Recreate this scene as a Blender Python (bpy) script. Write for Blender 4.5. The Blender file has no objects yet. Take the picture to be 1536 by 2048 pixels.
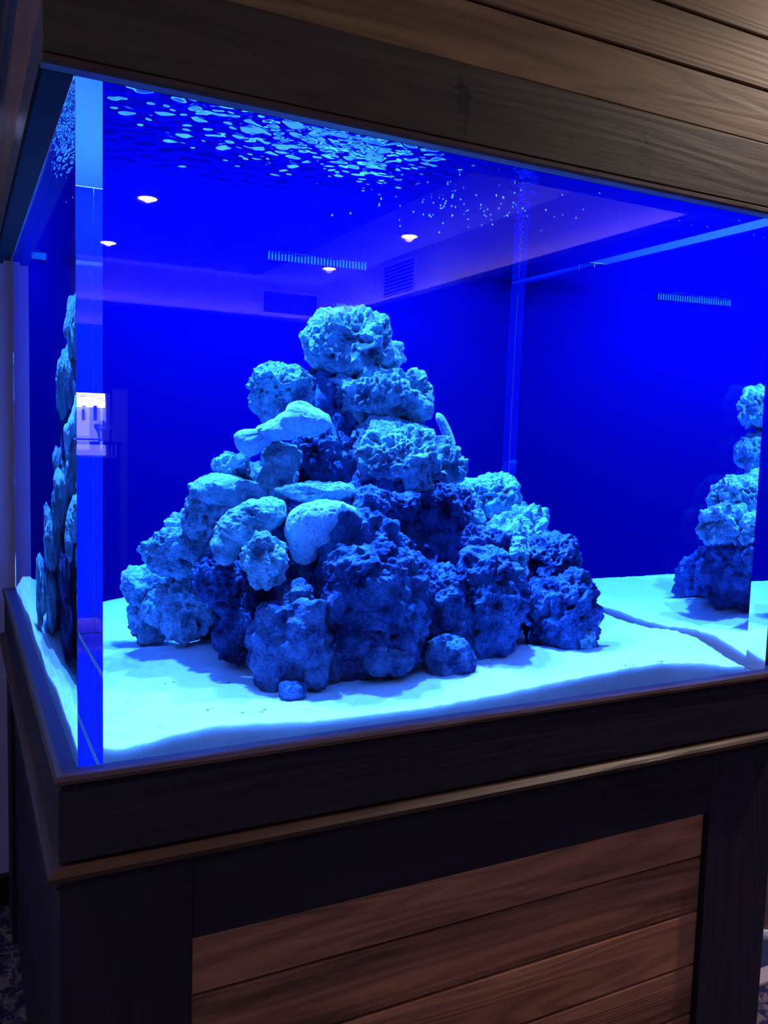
import bpy, bmesh, math, random
import numpy as np
from mathutils import Vector, Matrix

# ------------------------------------------------------------------ camera, light, exposure
ZO = 0.92            # height of the tank's base above the floor; all z below are given from the tank's base
SC = bpy.context.scene
COL = SC.collection
cam_d = bpy.data.cameras.new('camera'); cam = bpy.data.objects.new('camera', cam_d); COL.objects.link(cam)
cam_d.sensor_fit = 'VERTICAL'; cam_d.sensor_height = 24.0; cam_d.lens = 24.0*1685.5/2048
cam_d.clip_start = 0.02; cam_d.clip_end = 60
_f = Vector((0.45119971, 0.8877189, -0.09150944)); _r = Vector((0.8923003, -0.45046004, 0.02976469))
_u = Vector((0.01479867, 0.09508372, 0.99535927))
M = Matrix((( _r.x, _u.x, -_f.x, -0.1342), (_r.y, _u.y, -_f.y, -1.1213), (_r.z, _u.z, -_f.z, 0.4402+ZO), (0, 0, 0, 1)))
cam.matrix_world = M
SC.camera = cam

w = bpy.data.worlds.new('world'); SC.world = w; w.use_nodes = True
w.node_tree.nodes['Background'].inputs[0].default_value = (0.02, 0.025, 0.05, 1)
w.node_tree.nodes['Background'].inputs[1].default_value = 0.3

SC.view_settings.view_transform = 'Standard'; SC.view_settings.look = 'None'
SC.view_settings.exposure = 0.0; SC.view_settings.gamma = 1.0
SC.view_settings.use_curve_mapping = False
cy = SC.cycles
cy.use_denoising = True; cy.use_adaptive_sampling = True; cy.adaptive_threshold = 0.015
cy.max_bounces = 28; cy.diffuse_bounces = 4; cy.glossy_bounces = 12; cy.transmission_bounces = 26
cy.transparent_max_bounces = 12; cy.sample_clamp_indirect = 6.0; cy.sample_clamp_direct = 0
cy.blur_glossy = 0.3; cy.caustics_reflective = True; cy.caustics_refractive = True

W, D, T = 1.298, 1.309, 0.035       # tank width, depth, thickness of the acrylic
WL = 0.877                          # water level

def lamp(kind, name, loc, energy, color, **k):
    d = bpy.data.lights.new(name, kind); d.energy = energy; d.color = color
    o = bpy.data.objects.new(name, d); COL.objects.link(o); o.location = (loc[0], loc[1], loc[2]+ZO)
    for a, b in k.items():
        if a == 'rot': o.rotation_euler = b
        else: setattr(d, a, b)
    return o
BLUE = (0.20, 0.53, 1.0)
TANK_LAMPS = [(0.30, 0.62, 1.28), (0.58, 0.70, 1.28), (0.88, 0.60, 1.28), (0.58, 1.00, 1.28)]
TANK_W = [680, 720, 680, 360]
for (x, y, z), e in zip(TANK_LAMPS, TANK_W):
    lamp('SPOT', 'aquarium_lamp_light', (x, y, z-0.01), e, BLUE, spot_size=math.radians(168), spot_blend=0.5, shadow_soft_size=0.010)
DOWN = [(0.85, -3.88), (0.84, -5.21), (2.53, -5.21), (2.54, -3.89), (2.30, -0.30)]  # last entry is an added spot without fixture, brightening the hood planks
WARM = (1.0, 0.80, 0.62)
for i, (x, y) in enumerate(DOWN):
    lamp('SPOT', 'ceiling_or_fill_light', (x, y, 1.735), (20 if i == 1 else 8) if i < 4 else 135, WARM, spot_size=math.radians(165), spot_blend=0.6, shadow_soft_size=0.03)
lamp('SPOT', 'ceiling_or_fill_light', (-1.25, -0.10, 1.735), 26, (1.0, 0.86, 0.80), spot_size=math.radians(160), spot_blend=0.7, shadow_soft_size=0.03)  # added unseen fill for the hood's left side and the left wall
lamp('SPOT', 'ceiling_or_fill_light', (-0.20, 3.0, 1.735), 6, (0.45, 0.5, 1.0), spot_size=math.radians(160), spot_blend=0.7, shadow_soft_size=0.03)  # added unseen bluish fill for the corridor side wall
# cove tubes on the ledge along the two far walls
PINK = (1.0, 0.60, 1.0)
lamp('AREA', 'cove_light_right', (2.745, -2.3, 1.437), 16, PINK, shape='RECTANGLE', size=0.05, size_y=7.3, rot=(math.pi, 0, 0))
lamp('AREA', 'cove_light_back', (0.3, -5.995, 1.437), 9, PINK, shape='RECTANGLE', size=4.8, size_y=0.05, rot=(math.pi, 0, 0))

# ------------------------------------------------------------------ helpers
def tag(o, label=None, cat=None, group=None, kind=None):
    if label: o['label'] = label
    if cat: o['category'] = cat
    if group: o['group'] = group
    if kind: o['kind'] = kind
    return o
def empty(name, loc=(0, 0, 0), label=None, cat=None, group=None):
    o = bpy.data.objects.new(name, None); COL.objects.link(o)
    o.location = (loc[0], loc[1], loc[2]+ZO); o.empty_display_size = 0.05
    return tag(o, label, cat, group)
def finish(name, bm, mat, parent=None, smooth=False, origin=None):
    """vertices are given in the tank frame; the object's origin goes to its bounding box's base centre"""
    me = bpy.data.meshes.new(name)
    if origin is None:
        xs = [v.co for v in bm.verts]
        mn = [min(v[i] for v in xs) for i in range(3)]; mx = [max(v[i] for v in xs) for i in range(3)]
        origin = ((mn[0]+mx[0])/2, (mn[1]+mx[1])/2, mn[2])
    ov = Vector(origin)
    for v in bm.verts: v.co -= ov
    bm.to_mesh(me); bm.free()
    for m in (mat if isinstance(mat, (list, tuple)) else [mat]): me.materials.append(m)
    if smooth: me.polygons.foreach_set('use_smooth', [True]*len(me.polygons))
    o = bpy.data.objects.new(name, me); COL.objects.link(o)
    p = Vector((ov.x, ov.y, ov.z+ZO))
    if parent is not None:
        o.parent = parent; p = p - world_loc(parent)
    o.location = p
    return o
def world_loc(o):
    p = Vector(o.location)
    while o.parent: o = o.parent; p += Vector(o.location)
    return p
def box(bm, x0, x1, y0, y1, z0, z1, bev=0.0, mi=0):
    vs = [bm.verts.new(c) for c in ((x0, y0, z0), (x1, y0, z0), (x1, y1, z0), (x0, y1, z0), (x0, y0, z1), (x1, y0, z1), (x1, y1, z1), (x0, y1, z1))]
    fs = [bm.faces.new([vs[i] for i in q]) for q in ((3, 2, 1, 0), (4, 5, 6, 7), (0, 1, 5, 4), (1, 2, 6, 5), (2, 3, 7, 6), (3, 0, 4, 7))]
    for f in fs: f.material_index = mi
    if bev > 0:
        es = list({e for f in fs for e in f.edges})
        bmesh.ops.bevel(bm, geom=es, offset=bev, segments=2, profile=0.5, affect='EDGES')
    return vs
def bx(name, x0, x1, y0, y1, z0, z1, mat, parent=None, bev=0.0):
    bm = bmesh.new(); box(bm, x0, x1, y0, y1, z0, z1, bev); return finish(name, bm, mat, parent)
def prism(bm, prof, axis, a0, a1):
    """extrude a closed profile [(p,q)] along an axis: 'x' -> (p,q)=(y,z); 'y' -> (p,q)=(x,z); a0/a1 may be functions of p (mitre)"""
    n = len(prof); A = []; B = []
    for p, q in prof:
        s = a0(p) if callable(a0) else a0; e = a1(p) if callable(a1) else a1
        A.append(bm.verts.new((s, p, q) if axis == 'x' else (p, s, q)))
        B.append(bm.verts.new((e, p, q) if axis == 'x' else (p, e, q)))
    for i in range(n):
        j = (i+1) % n; bm.faces.new((A[i], A[j], B[j], B[i]))
    bm.faces.new(A[::-1]); bm.faces.new(B)
    bmesh.ops.recalc_face_normals(bm, faces=bm.faces[:])
def lathe(bm, prof, c, n=24):
    rings = []
    for r, z in prof:
        rings.append([bm.verts.new((c[0]+r*math.cos(2*math.pi*k/n), c[1]+r*math.sin(2*math.pi*k/n), c[2]+z)) for k in range(n)])
    for a, b in zip(rings, rings[1:]):
        for k in range(n):
            bm.faces.new((a[k], a[(k+1) % n], b[(k+1) % n], b[k]))
    bm.faces.new(rings[0][::-1]); bm.faces.new(rings[-1])
def tube(bm, pts, rads, n=10, cap=True):
    pts = [Vector(p) for p in pts]; rings = []
    for i, p in enumerate(pts):
        d = (pts[min(i+1, len(pts)-1)]-pts[max(i-1, 0)]).normalized()
        a = d.cross(Vector((0.31, 0.9, 0.2))).normalized(); b = d.cross(a)
        rings.append([bm.verts.new(p+(a*math.cos(2*math.pi*k/n)+b*math.sin(2*math.pi*k/n))*rads[i]) for k in range(n)])
    for a, b in zip(rings, rings[1:]):
        for k in range(n): bm.faces.new((a[k], a[(k+1) % n], b[(k+1) % n], b[k]))
    if cap: bm.faces.new(rings[0][::-1]); bm.faces.new(rings[-1])

# ------------------------------------------------------------------ materials
def mat(name):
    m = bpy.data.materials.new(name); m.use_nodes = True; m.node_tree.nodes.clear(); return m, m.node_tree.nodes, m.node_tree.links
def out(n, l, s, disp=None):
    o = n.new('ShaderNodeOutputMaterial'); l.new(s, o.inputs['Surface'])
    return o
def simple(name, color, rough=0.5, spec=0.5, metallic=0, emit=None, estr=0, bump=0, bscale=50):
    m, n, l = mat(name)
    b = n.new('ShaderNodeBsdfPrincipled'); b.inputs['Base Color'].default_value = (*color, 1)
    b.inputs['Roughness'].default_value = rough; b.inputs['Specular IOR Level'].default_value = spec; b.inputs['Metallic'].default_value = metallic
    if emit: b.inputs['Emission Color'].default_value = (*emit, 1); b.inputs['Emission Strength'].default_value = estr
    if bump:
        tc = n.new('ShaderNodeTexCoord'); nz = n.new('ShaderNodeTexNoise'); nz.inputs['Scale'].default_value = bscale; nz.inputs['Detail'].default_value = 6
        l.new(tc.outputs['Object'], nz.inputs['Vector'])
        bp = n.new('ShaderNodeBump'); bp.inputs['Strength'].default_value = bump; bp.inputs['Distance'].default_value = 0.01
        l.new(nz.outputs['Fac'], bp.inputs['Height']); l.new(bp.outputs['Normal'], b.inputs['Normal'])
    out(n, l, b.outputs[0]); return m
def math_(n, l, op, a, b=None, clamp=False):
    x = n.new('ShaderNodeMath'); x.operation = op; x.use_clamp = clamp
    for i, v in enumerate((a, b)):
        if v is None: continue
        if isinstance(v, (int, float)): x.inputs[i].default_value = v
        else: l.new(v, x.inputs[i])
    return x.outputs[0]
def ramp(n, l, fac, stops):
    r = n.new('ShaderNodeValToRGB'); l.new(fac, r.inputs[0])
    e = r.color_ramp.elements
    while len(e) < len(stops): e.new(0.5)
    for k, (p, c) in enumerate(stops): e[k].position = p; e[k].color = (*c, 1) if len(c) == 3 else c
    return r
def mixc(n, l, fac, a, b, mode='MIX'):
    x = n.new('ShaderNodeMix'); x.data_type = 'RGBA'; x.blend_type = mode
    for i, v in ((0, fac), (6, a), (7, b)):
        if isinstance(v, (int, float)): x.inputs[i].default_value = v
        elif isinstance(v, tuple): x.inputs[i].default_value = (*v, 1)
        else: l.new(v, x.inputs[i])
    return x.outputs[2]
def wood(name, light, dark, axis='x', rough=0.55, grain=1.0, contrast=1.0, spec=0.3, stain=0.0, knots=()):
    m, n, l = mat(name)
    geo = n.new('ShaderNodeNewGeometry'); oi = n.new('ShaderNodeObjectInfo')
    sep = n.new('ShaderNodeSeparateXYZ'); l.new(geo.outputs['Position'], sep.inputs[0])
    comb = n.new('ShaderNodeCombineXYZ')
    rnd = math_(n, l, 'MULTIPLY', oi.outputs['Random'], 37.0)
    st = {'x': (0.07, 1, 1), 'y': (1, 0.07, 1), 'z': (1, 1, 0.07)}[axis]
    for i, s in enumerate(st):
        l.new(math_(n, l, 'ADD', math_(n, l, 'MULTIPLY', sep.outputs[i], s), rnd), comb.inputs[i])
    # slow warp gives cathedral grain
    n1 = n.new('ShaderNodeTexNoise'); n1.inputs['Scale'].default_value = 9.0*grain; n1.inputs['Detail'].default_value = 2.0; l.new(comb.outputs[0], n1.inputs['Vector'])
    rings = math_(n, l, 'FRACT', math_(n, l, 'MULTIPLY', n1.outputs['Fac'], 17.0))
    tri = math_(n, l, 'ABSOLUTE', math_(n, l, 'SUBTRACT', rings, 0.5))
    n2 = n.new('ShaderNodeTexNoise'); n2.inputs['Scale'].default_value = 90*grain; n2.inputs['Detail'].default_value = 5.0; n2.inputs['Roughness'].default_value = 0.65; l.new(comb.outputs[0], n2.inputs['Vector'])
    n3 = n.new('ShaderNodeTexNoise'); n3.inputs['Scale'].default_value = 9.0; n3.inputs['Detail'].default_value = 4.0; l.new(comb.outputs[0], n3.inputs['Vector'])
    fac = math_(n, l, 'ADD', math_(n, l, 'MULTIPLY', tri, 0.75), math_(n, l, 'MULTIPLY', n2.outputs['Fac'], 0.65))
    r = ramp(n, l, fac, [(0.28, dark), (0.75, light)])
    c = mixc(n, l, 0.55*contrast, tuple((a+b)/2 for a, b in zip(light, dark)), r.outputs[0])
    sm = ramp(n, l, n3.outputs['Fac'], [(0.40, (0.55, 0.5, 0.5)), (0.62, (1.1, 1.1, 1.1))])
    c = mixc(n, l, 0.8, c, sm.outputs[0], 'MULTIPLY')
    if stain:   # worn dark smudges of old stain, long along the grain
        n4 = n.new('ShaderNodeTexNoise'); n4.inputs['Scale'].default_value = 14; n4.inputs['Detail'].default_value = 7; n4.inputs['Roughness'].default_value = 0.7; l.new(comb.outputs[0], n4.inputs['Vector'])
        s4 = ramp(n, l, n4.outputs['Fac'], [(0.50, (0, 0, 0)), (0.64, (stain,)*3)])
        c = mixc(n, l, s4.outputs[0], c, (0.03, 0.018, 0.014))
    for kx, kz, kr in knots:   # dark scuffed knots at fixed places on the board
        v = n.new('ShaderNodeVectorMath'); v.operation = 'SUBTRACT'; l.new(geo.outputs['Position'], v.inputs[0]); v.inputs[1].default_value = (kx, -0.04, kz+ZO)
        s = n.new('ShaderNodeVectorMath'); s.operation = 'MULTIPLY'; l.new(v.outputs[0], s.inputs[0]); s.inputs[1].default_value = (1/kr, 1/kr, 0.42/kr)
        ln = n.new('ShaderNodeVectorMath'); ln.operation = 'LENGTH'; l.new(s.outputs[0], ln.inputs[0])
        nk = n.new('ShaderNodeTexNoise'); nk.inputs['Scale'].default_value = 85; nk.inputs['Detail'].default_value = 5; l.new(geo.outputs['Position'], nk.inputs['Vector'])
        k = math_(n, l, 'ADD', ln.outputs['Value'], math_(n, l, 'MULTIPLY', nk.outputs['Fac'], 2.2))
        kk = ramp(n, l, math_(n, l, 'MULTIPLY', k, 0.5), [(0.74, (0.9,)*3), (0.92, (0, 0, 0))])
        c = mixc(n, l, kk.outputs[0], c, (0.006, 0.005, 0.007))
    b = n.new('ShaderNodeBsdfPrincipled'); l.new(c, b.inputs['Base Color']); b.inputs['Roughness'].default_value = rough; b.inputs['Specular IOR Level'].default_value = spec
    bp = n.new('ShaderNodeBump'); bp.inputs['Strength'].default_value = 0.35; bp.inputs['Distance'].default_value = 0.002
    l.new(fac, bp.inputs['Height']); l.new(bp.outputs['Normal'], b.inputs['Normal'])
    out(n, l, b.outputs[0]); return m

PLANK = wood('hood_plank_wood', (0.42, 0.25, 0.10), (0.17, 0.085, 0.034), 'x', 0.5, stain=0.25)
PLANK_Y = wood('hood_plank_wood_side', (0.36, 0.215, 0.115), (0.13, 0.07, 0.04), 'y', 0.5, stain=0.2)
CPLANK = wood('cabinet_plank_wood', (0.66, 0.27, 0.155), (0.20, 0.07, 0.048), 'x', 0.5, stain=0.75)
DARK = wood('dark_stained_wood_glare', (0.036, 0.022, 0.048), (0.008, 0.006, 0.022), 'x', 0.55, spec=0.3)  # dark stained wood; blue glare from the tank is mixed into the colour
DARK_V = wood('dark_stained_wood_glare_upright', (0.036, 0.022, 0.048), (0.008, 0.006, 0.022), 'z', 0.55, spec=0.3)
DARK_Y = wood('dark_stained_wood_glare_side', (0.036, 0.022, 0.048), (0.008, 0.006, 0.022), 'y', 0.5, spec=0.3)
FASCIA = wood('fascia_wood', (0.105, 0.078, 0.050), (0.046, 0.033, 0.024), 'x', 0.5, knots=((0.522, 0.915, 0.022), (0.873, 0.90, 0.024), (0.72, 0.90, 0.008)))
TRIMW = wood('trim_wood', (0.11, 0.055, 0.045), (0.04, 0.02, 0.017), 'x', 0.4, spec=0.4)
TRIMW_Y = wood('trim_wood_side', (0.11, 0.055, 0.045), (0.04, 0.02, 0.017), 'y', 0.4, spec=0.4)
GAPM = simple('seam_black', (0.006, 0.005, 0.006), 0.9)

def glass(name, ior, color=(1, 1, 1)):
    m, n, l = mat(name); g = n.new('ShaderNodeBsdfGlass'); g.inputs['IOR'].default_value = ior; g.inputs['Roughness'].default_value = 0
    g.inputs['Color'].default_value = (*color, 1); out(n, l, g.outputs[0]); return m
ACRYL = glass('clear_acrylic', 1.49)
m, n, l = mat('sawn_acrylic_edge'); FROST = m
tl = n.new('ShaderNodeBsdfTranslucent'); tl.inputs['Color'].default_value = (0.005, 0.013, 0.11, 1); out(n, l, tl.outputs[0])
def add_absorb(m):
    nt = m.node_tree; va = nt.nodes.new('ShaderNodeVolumeAbsorption')
    va.inputs['Color'].default_value = (0.0, 0.40, 0.93, 1); va.inputs['Density'].default_value = 1.25
    o = [x for x in nt.nodes if x.type == 'OUTPUT_MATERIAL'][0]; nt.links.new(va.outputs[0], o.inputs['Volume'])
WSIDE = glass('water_against_acrylic', 1.33/1.49); add_absorb(WSIDE)
# rippled top of the water: mirror at grazing angles from below, see-through when looked at steeply
m, n, l = mat('water_top'); WTOP = m
fr = n.new('ShaderNodeFresnel'); fr.inputs['IOR'].default_value = 1.12
tr = n.new('ShaderNodeBsdfTransparent'); gl = n.new('ShaderNodeBsdfGlossy'); gl.inputs['Roughness'].default_value = 0.0
gl.inputs['Color'].default_value = (1, 1, 1, 1)
mx = n.new('ShaderNodeMixShader'); l.new(fr.outputs[0], mx.inputs[0]); l.new(tr.outputs[0], mx.inputs[1]); l.new(gl.outputs[0], mx.inputs[2])
out(n, l, mx.outputs[0]); add_absorb(WTOP)

m, n, l = mat('blue_back_panel'); BACK = m
b = n.new('ShaderNodeBsdfPrincipled'); b.inputs['Base Color'].default_value = (0.0, 0.0001, 0.025, 1); b.inputs['Roughness'].default_value = 0.65; b.inputs['Specular IOR Level'].default_value = 0.0
out(n, l, b.outputs[0])

m, n, l = mat('white_sand'); SAND = m
tc = n.new('ShaderNodeNewGeometry')
nz = n.new('ShaderNodeTexNoise'); nz.inputs['Scale'].default_value = 420; nz.inputs['Detail'].default_value = 3; l.new(tc.outputs['Position'], nz.inputs['Vector'])
nb = n.new('ShaderNodeTexNoise'); nb.inputs['Scale'].default_value = 9; nb.inputs['Detail'].default_value = 5; l.new(tc.outputs['Position'], nb.inputs['Vector'])
r1 = ramp(n, l, nz.outputs['Fac'], [(0.3, (0.58, 0.58, 0.57)), (0.7, (0.72, 0.72, 0.71))])
r2 = ramp(n, l, nb.outputs['Fac'], [(0.35, (0.86, 0.88, 0.9)), (0.6, (1, 1, 1))])
c = mixc(n, l, 1.0, r1.outputs[0], r2.outputs[0], 'MULTIPLY')
b = n.new('ShaderNodeBsdfPrincipled'); l.new(c, b.inputs['Base Color']); b.inputs['Roughness'].default_value = 0.9; b.inputs['Specular IOR Level'].default_value = 0.0
b.inputs['Subsurface Weight'].default_value = 1.0; b.inputs['Subsurface Radius'].default_value = (1, 1, 1); b.inputs['Subsurface Scale'].default_value = 0.022
bp = n.new('ShaderNodeBump'); bp.inputs['Strength'].default_value = 0.25; bp.inputs['Distance'].default_value = 0.002; l.new(nz.outputs['Fac'], bp.inputs['Height']); l.new(bp.outputs[0], b.inputs['Normal'])
out(n, l, b.outputs[0])

def rockmat(name, lo, hi, scale=1.0, bump=1.0):
    m, n, l = mat(name)
    tc = n.new('ShaderNodeNewGeometry')
    a = n.new('ShaderNodeTexNoise'); a.inputs['Scale'].default_value = 22*scale; a.inputs['Detail'].default_value = 8; a.inputs['Roughness'].default_value = 0.65; l.new(tc.outputs['Position'], a.inputs['Vector'])
    r = ramp(n, l, a.outputs['Fac'], [(0.36, lo), (0.62, hi)])
    v = n.new('ShaderNodeTexVoronoi'); v.inputs['Scale'].default_value = 150*scale; l.new(tc.outputs['Position'], v.inputs['Vector'])
    q = n.new('ShaderNodeTexNoise'); q.inputs['Scale'].default_value = 260*scale; q.inputs['Detail'].default_value = 5; q.inputs['Roughness'].default_value = 0.7; l.new(tc.outputs['Position'], q.inputs['Vector'])
    sp = ramp(n, l, q.outputs['Fac'], [(0.38, (0.6, 0.6, 0.6)), (0.6, (1.05, 1.05, 1.05))])
    c = mixc(n, l, 0.8, r.outputs[0], sp.outputs[0], 'MULTIPLY')
    h = math_(n, l, 'ADD', math_(n, l, 'MULTIPLY', v.outputs['Distance'], 0.8), q.outputs['Fac'])
    b = n.new('ShaderNodeBsdfPrincipled'); l.new(c, b.inputs['Base Color']); b.inputs['Roughness'].default_value = 0.92; b.inputs['Specular IOR Level'].default_value = 0.0
    bp = n.new('ShaderNodeBump'); bp.inputs['Strength'].default_value = 1.0*bump; bp.inputs['Distance'].default_value = 0.006; l.new(h, bp.inputs['Height']); l.new(bp.outputs[0], b.inputs['Normal'])
    out(n, l, b.outputs[0]); return m
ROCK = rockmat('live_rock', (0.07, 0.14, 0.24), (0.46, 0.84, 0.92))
ROCK_SHADED = rockmat('live_rock_shaded', (0.006, 0.016, 0.08), (0.08, 0.16, 0.38))  # same rock with its shade put into a darker, bluer colour
ROCKF = rockmat('live_rock_fine_shaded', (0.015, 0.04, 0.13), (0.13, 0.25, 0.46), 1.3)  # finer texture; shade on the front boulders is in the colour too
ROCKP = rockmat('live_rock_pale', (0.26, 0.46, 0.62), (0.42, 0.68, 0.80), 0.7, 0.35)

WALLP = simple('painted_wall', (0.52, 0.50, 0.52), 0.8, 0.2, bump=0.1, bscale=30)
CEILP = simple('painted_ceiling', (0.36, 0.45, 0.66), 0.8, 0.2)
CEILD = simple('painted_ceiling_dark', (0.10, 0.10, 0.13), 0.8, 0.2)
PANELW = simple('dark_wall_panelling', (0.018, 0.014, 0.014), 0.7, 0.2)
LEDGEM = simple('cove_ledge_paint', (0.25, 0.24, 0.28), 0.6)
VENTM = simple('vent_metal', (0.16, 0.16, 0.20), 0.5)
VENTD = simple('vent_shadow', (0.01, 0.01, 0.015), 0.9)
LENS = simple('lamp_lens', (1, 1, 1), 0.3, emit=(1.0, 0.83, 0.68), estr=34)
RING = simple('lamp_trim', (0.7, 0.7, 0.72), 0.4)
HOODIN = simple('hood_lining', (0.3, 0.32, 0.36), 0.7)
SOFF = simple('soffit_paint', (0.008, 0.007, 0.016), 0.8, 0.05)
BLACKP = simple('black_plastic', (0.015, 0.015, 0.02), 0.4)
COMBM = simple('clear_blue_plastic', (0.015, 0.06, 0.12), 0.3)

# ------------------------------------------------------------------ the room
def struct(name, x0, x1, y0, y1, z0, z1, mt, bev=0.0):
    o = bx(name, x0, x1, y0, y1, z0, z1, mt, None, bev); tag(o, kind='structure'); return o
FZ, CZ = -ZO, 1.75
RX, RY, LX, PY = 2.80, -6.05, -2.2, 1.40
# patterned carpet
m, n, l = mat('carpet'); CARPET = m
tc = n.new('ShaderNodeNewGeometry')
a = n.new('ShaderNodeTexNoise'); a.inputs['Scale'].default_value = 26; a.inputs['Detail'].default_value = 6; a.inputs['Roughness'].default_value = 0.75; a.inputs['Distortion'].default_value = 1.2; l.new(tc.outputs['Position'], a.inputs['Vector'])
r = ramp(n, l, a.outputs['Fac'], [(0.44, (0.02, 0.022, 0.075)), (0.50, (0.05, 0.045, 0.10)), (0.56, (0.20, 0.16, 0.16))])
b = n.new('ShaderNodeBsdfPrincipled'); l.new(r.outputs[0], b.inputs['Base Color']); b.inputs['Roughness'].default_value = 0.95; b.inputs['Specular IOR Level'].default_value = 0.1
bp = n.new('ShaderNodeBump'); bp.inputs['Strength'].default_value = 0.6; bp.inputs['Distance'].default_value = 0.006; l.new(a.outputs['Fac'], bp.inputs['Height']); l.new(bp.outputs[0], b.inputs['Normal'])
out(n, l, b.outputs[0])
struct('floor', LX-0.1, RX+0.1, RY-0.1, 6.0, FZ-0.1, FZ, CARPET)
struct('ceiling', LX-0.1, RX+0.1, RY-0.1, 6.0, CZ, CZ+0.1, CEILP)
struct('trim_1', LX, 2.15, RY+0.25, -0.3, CZ-0.012, CZ-0.0005, CEILD)      # darker panel field of the ceiling
struct('wall_right', RX, RX+0.1, RY-0.1, 6.0, FZ, CZ, WALLP)
struct('trim_2', RX-0.03, RX-0.0005, RY+0.03, PY-0.01, FZ+0.001, 1.40, PANELW)
struct('trim_3', RX-0.09, RX-0.0005, RY+0.02, PY-0.01, 1.4005, 1.43, LEDGEM)
# far wall with a window opening at its left
WX0, WX1, WZ0, WZ1 = 0.10, 0.975, 0.20, 0.705
bm = bmesh.new()
for q in ((LX-0.1, WX0, FZ, CZ), (WX1, RX+0.1, FZ, CZ), (WX0, WX1, FZ, WZ0), (WX0, WX1, WZ1, CZ)):
    box(bm, q[0], q[1], RY-0.1, RY, q[2], q[3])
o = finish('wall_back', bm, WALLP); tag(o, kind='structure')
bm = bmesh.new()
for q in ((LX, WX0, FZ+0.001, 1.40), (WX1, RX-0.031, FZ+0.001, 1.40), (WX0, WX1, FZ+0.001, WZ0), (WX0, WX1, WZ1, 1.40)):
    box(bm, q[0], q[1], RY+0.0005, RY+0.03, q[2], q[3])
o = finish('trim_4', bm, PANELW); tag(o, kind='structure')
struct('trim_5', LX, RX-0.091, RY+0.0005, RY+0.09, 1.4005, 1.43, LEDGEM)
struct('wall_left', LX-0.1, LX, RY-0.1, PY+0.1, FZ, CZ, WALLP)
struct('wall_front', -0.046, RX-0.0005, PY, PY+0.10, FZ, CZ, simple('tank_glow_wall', (0.38, 0.40, 0.75), 0.8, 0.2))          # the wall the tank backs onto; the tank's blue glow is in its colour
struct('wall_corridor', LX, -0.44, PY, PY+0.10, FZ, CZ, WALLP)
struct('wall_corridor_side', -0.52, -0.44, PY+0.1005, 5.13, FZ, CZ, WALLP)
struct('wall_corridor_end', -0.60, 1.2, 5.9, 6.0, FZ, CZ, simple('dark_wall', (0.03, 0.03, 0.04), 0.8))
struct('wall_corridor_right', 0.9, 1.0, PY+0.1005, 5.9, FZ, CZ, PANELW)
bx_o = bx('baseboard_front', -0.05, RX-0.04, PY-0.02, PY-0.0005, FZ+0.001, FZ+0.085, BLACKP); tag(bx_o, kind='structure')

# window: bright daylight outside, blinds, curtains
win = empty('window_1', ((WX0+WX1)/2, RY-0.04, WZ0)); tag(win, kind='structure')
win.location.z = WZ0+ZO
DAY = simple('daylight_outside', (0.9, 0.95, 1), 0.5, emit=(0.80, 0.87, 1.0), estr=60)
DAY2 = simple('house_outside', (0.5, 0.55, 0.7), 0.5, emit=(0.45, 0.45, 0.95), estr=7)
bx('window_frame', WX0+0.001, WX0+0.02, RY-0.08, RY-0.02, WZ0+0.001, WZ1-0.001, RING, win)
bx('window_frame', WX1-0.018, WX1-0.001, RY-0.08, RY-0.02, WZ0+0.001, WZ1-0.001, RING, win)
bx('window_rail', WX0+0.021, WX1-0.019, RY-0.075, RY-0.03, 0.325, 0.337, BLACKP, win)
bx('sky_view', WX0-0.1, WX1+0.1, RY-0.30, RY-0.29, WZ1-0.115, WZ1+0.15, DAY, win)
bx('far_building_view', WX0-0.1, WX1+0.1, RY-0.28, RY-0.27, WZ0-0.1, WZ1-0.11, DAY2, win)
for k in range(4):
    bx('blind_slat', WX0+0.022, WX1-0.02, RY-0.07, RY-0.045, WZ1-0.018-0.014*k, WZ1-0.014-0.014*k, RING, win)
CURT = simple('curtain_cloth', (0.75, 0.78, 0.85), 0.8)
for cx0 in (0.86, 0.775):
    bm = bmesh.new()
    pr = [(cx0+0.007*k, RY-0.055+0.008*math.sin(k*1.9)) for k in range(5)]
    vs = [[bm.verts.new((x, y, z)) for x, y in pr] for z in (WZ1-0.22, WZ1-0.10)]
    for k in range(4): bm.faces.new((vs[0][k], vs[0][k+1], vs[1][k+1], vs[1][k]))
    finish('curtain', bm, CURT, win)
# pale door beside the window
door = empty('door_1', (1.05, RY+0.04, FZ)); tag(door, kind='structure')
DOORM = simple('pale_door_paint', (0.75, 0.78, 0.85), 0.25, emit=None)
bx('door_leaf', 0.995, 1.115, RY+0.031, RY+0.05, FZ+0.002, 0.74, DOORM, door, 0.002)

# console table and vase in front of the window
VX, VY = 0.895, RY+0.20
t = empty('console_table', (0.75, VY, FZ), 'dark console table under the reflected window, holding a white flower vase', 'table')
WOODT = simple('table_dark_wood', (0.03, 0.02, 0.02), 0.3)
bx('tabletop', 0.30, 1.02, VY-0.12, VY+0.12, 0.296, 0.318, WOODT, t, 0.002)
for sx in (0.32, 0.98):
    for sy in (-0.10, 0.10):
        bx('leg', sx, sx+0.03, VY+sy-0.015, VY+sy+0.015, FZ+0.001, 0.2955, WOODT, t)
bx('shelf', 0.35, 0.98, VY-0.08, VY+0.08, 0.19, 0.20, simple('shelf_pale', (0.7, 0.7, 0.85), 0.5), t)
m, n, l = mat('white_porcelain'); VASEM = m
d_ = n.new('ShaderNodeBsdfDiffuse'); d_.inputs[0].default_value = (0.9, 0.95, 0.95, 1); t_ = n.new('ShaderNodeBsdfTranslucent'); t_.inputs[0].default_value = (0.85, 0.95, 0.95, 1)
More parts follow.
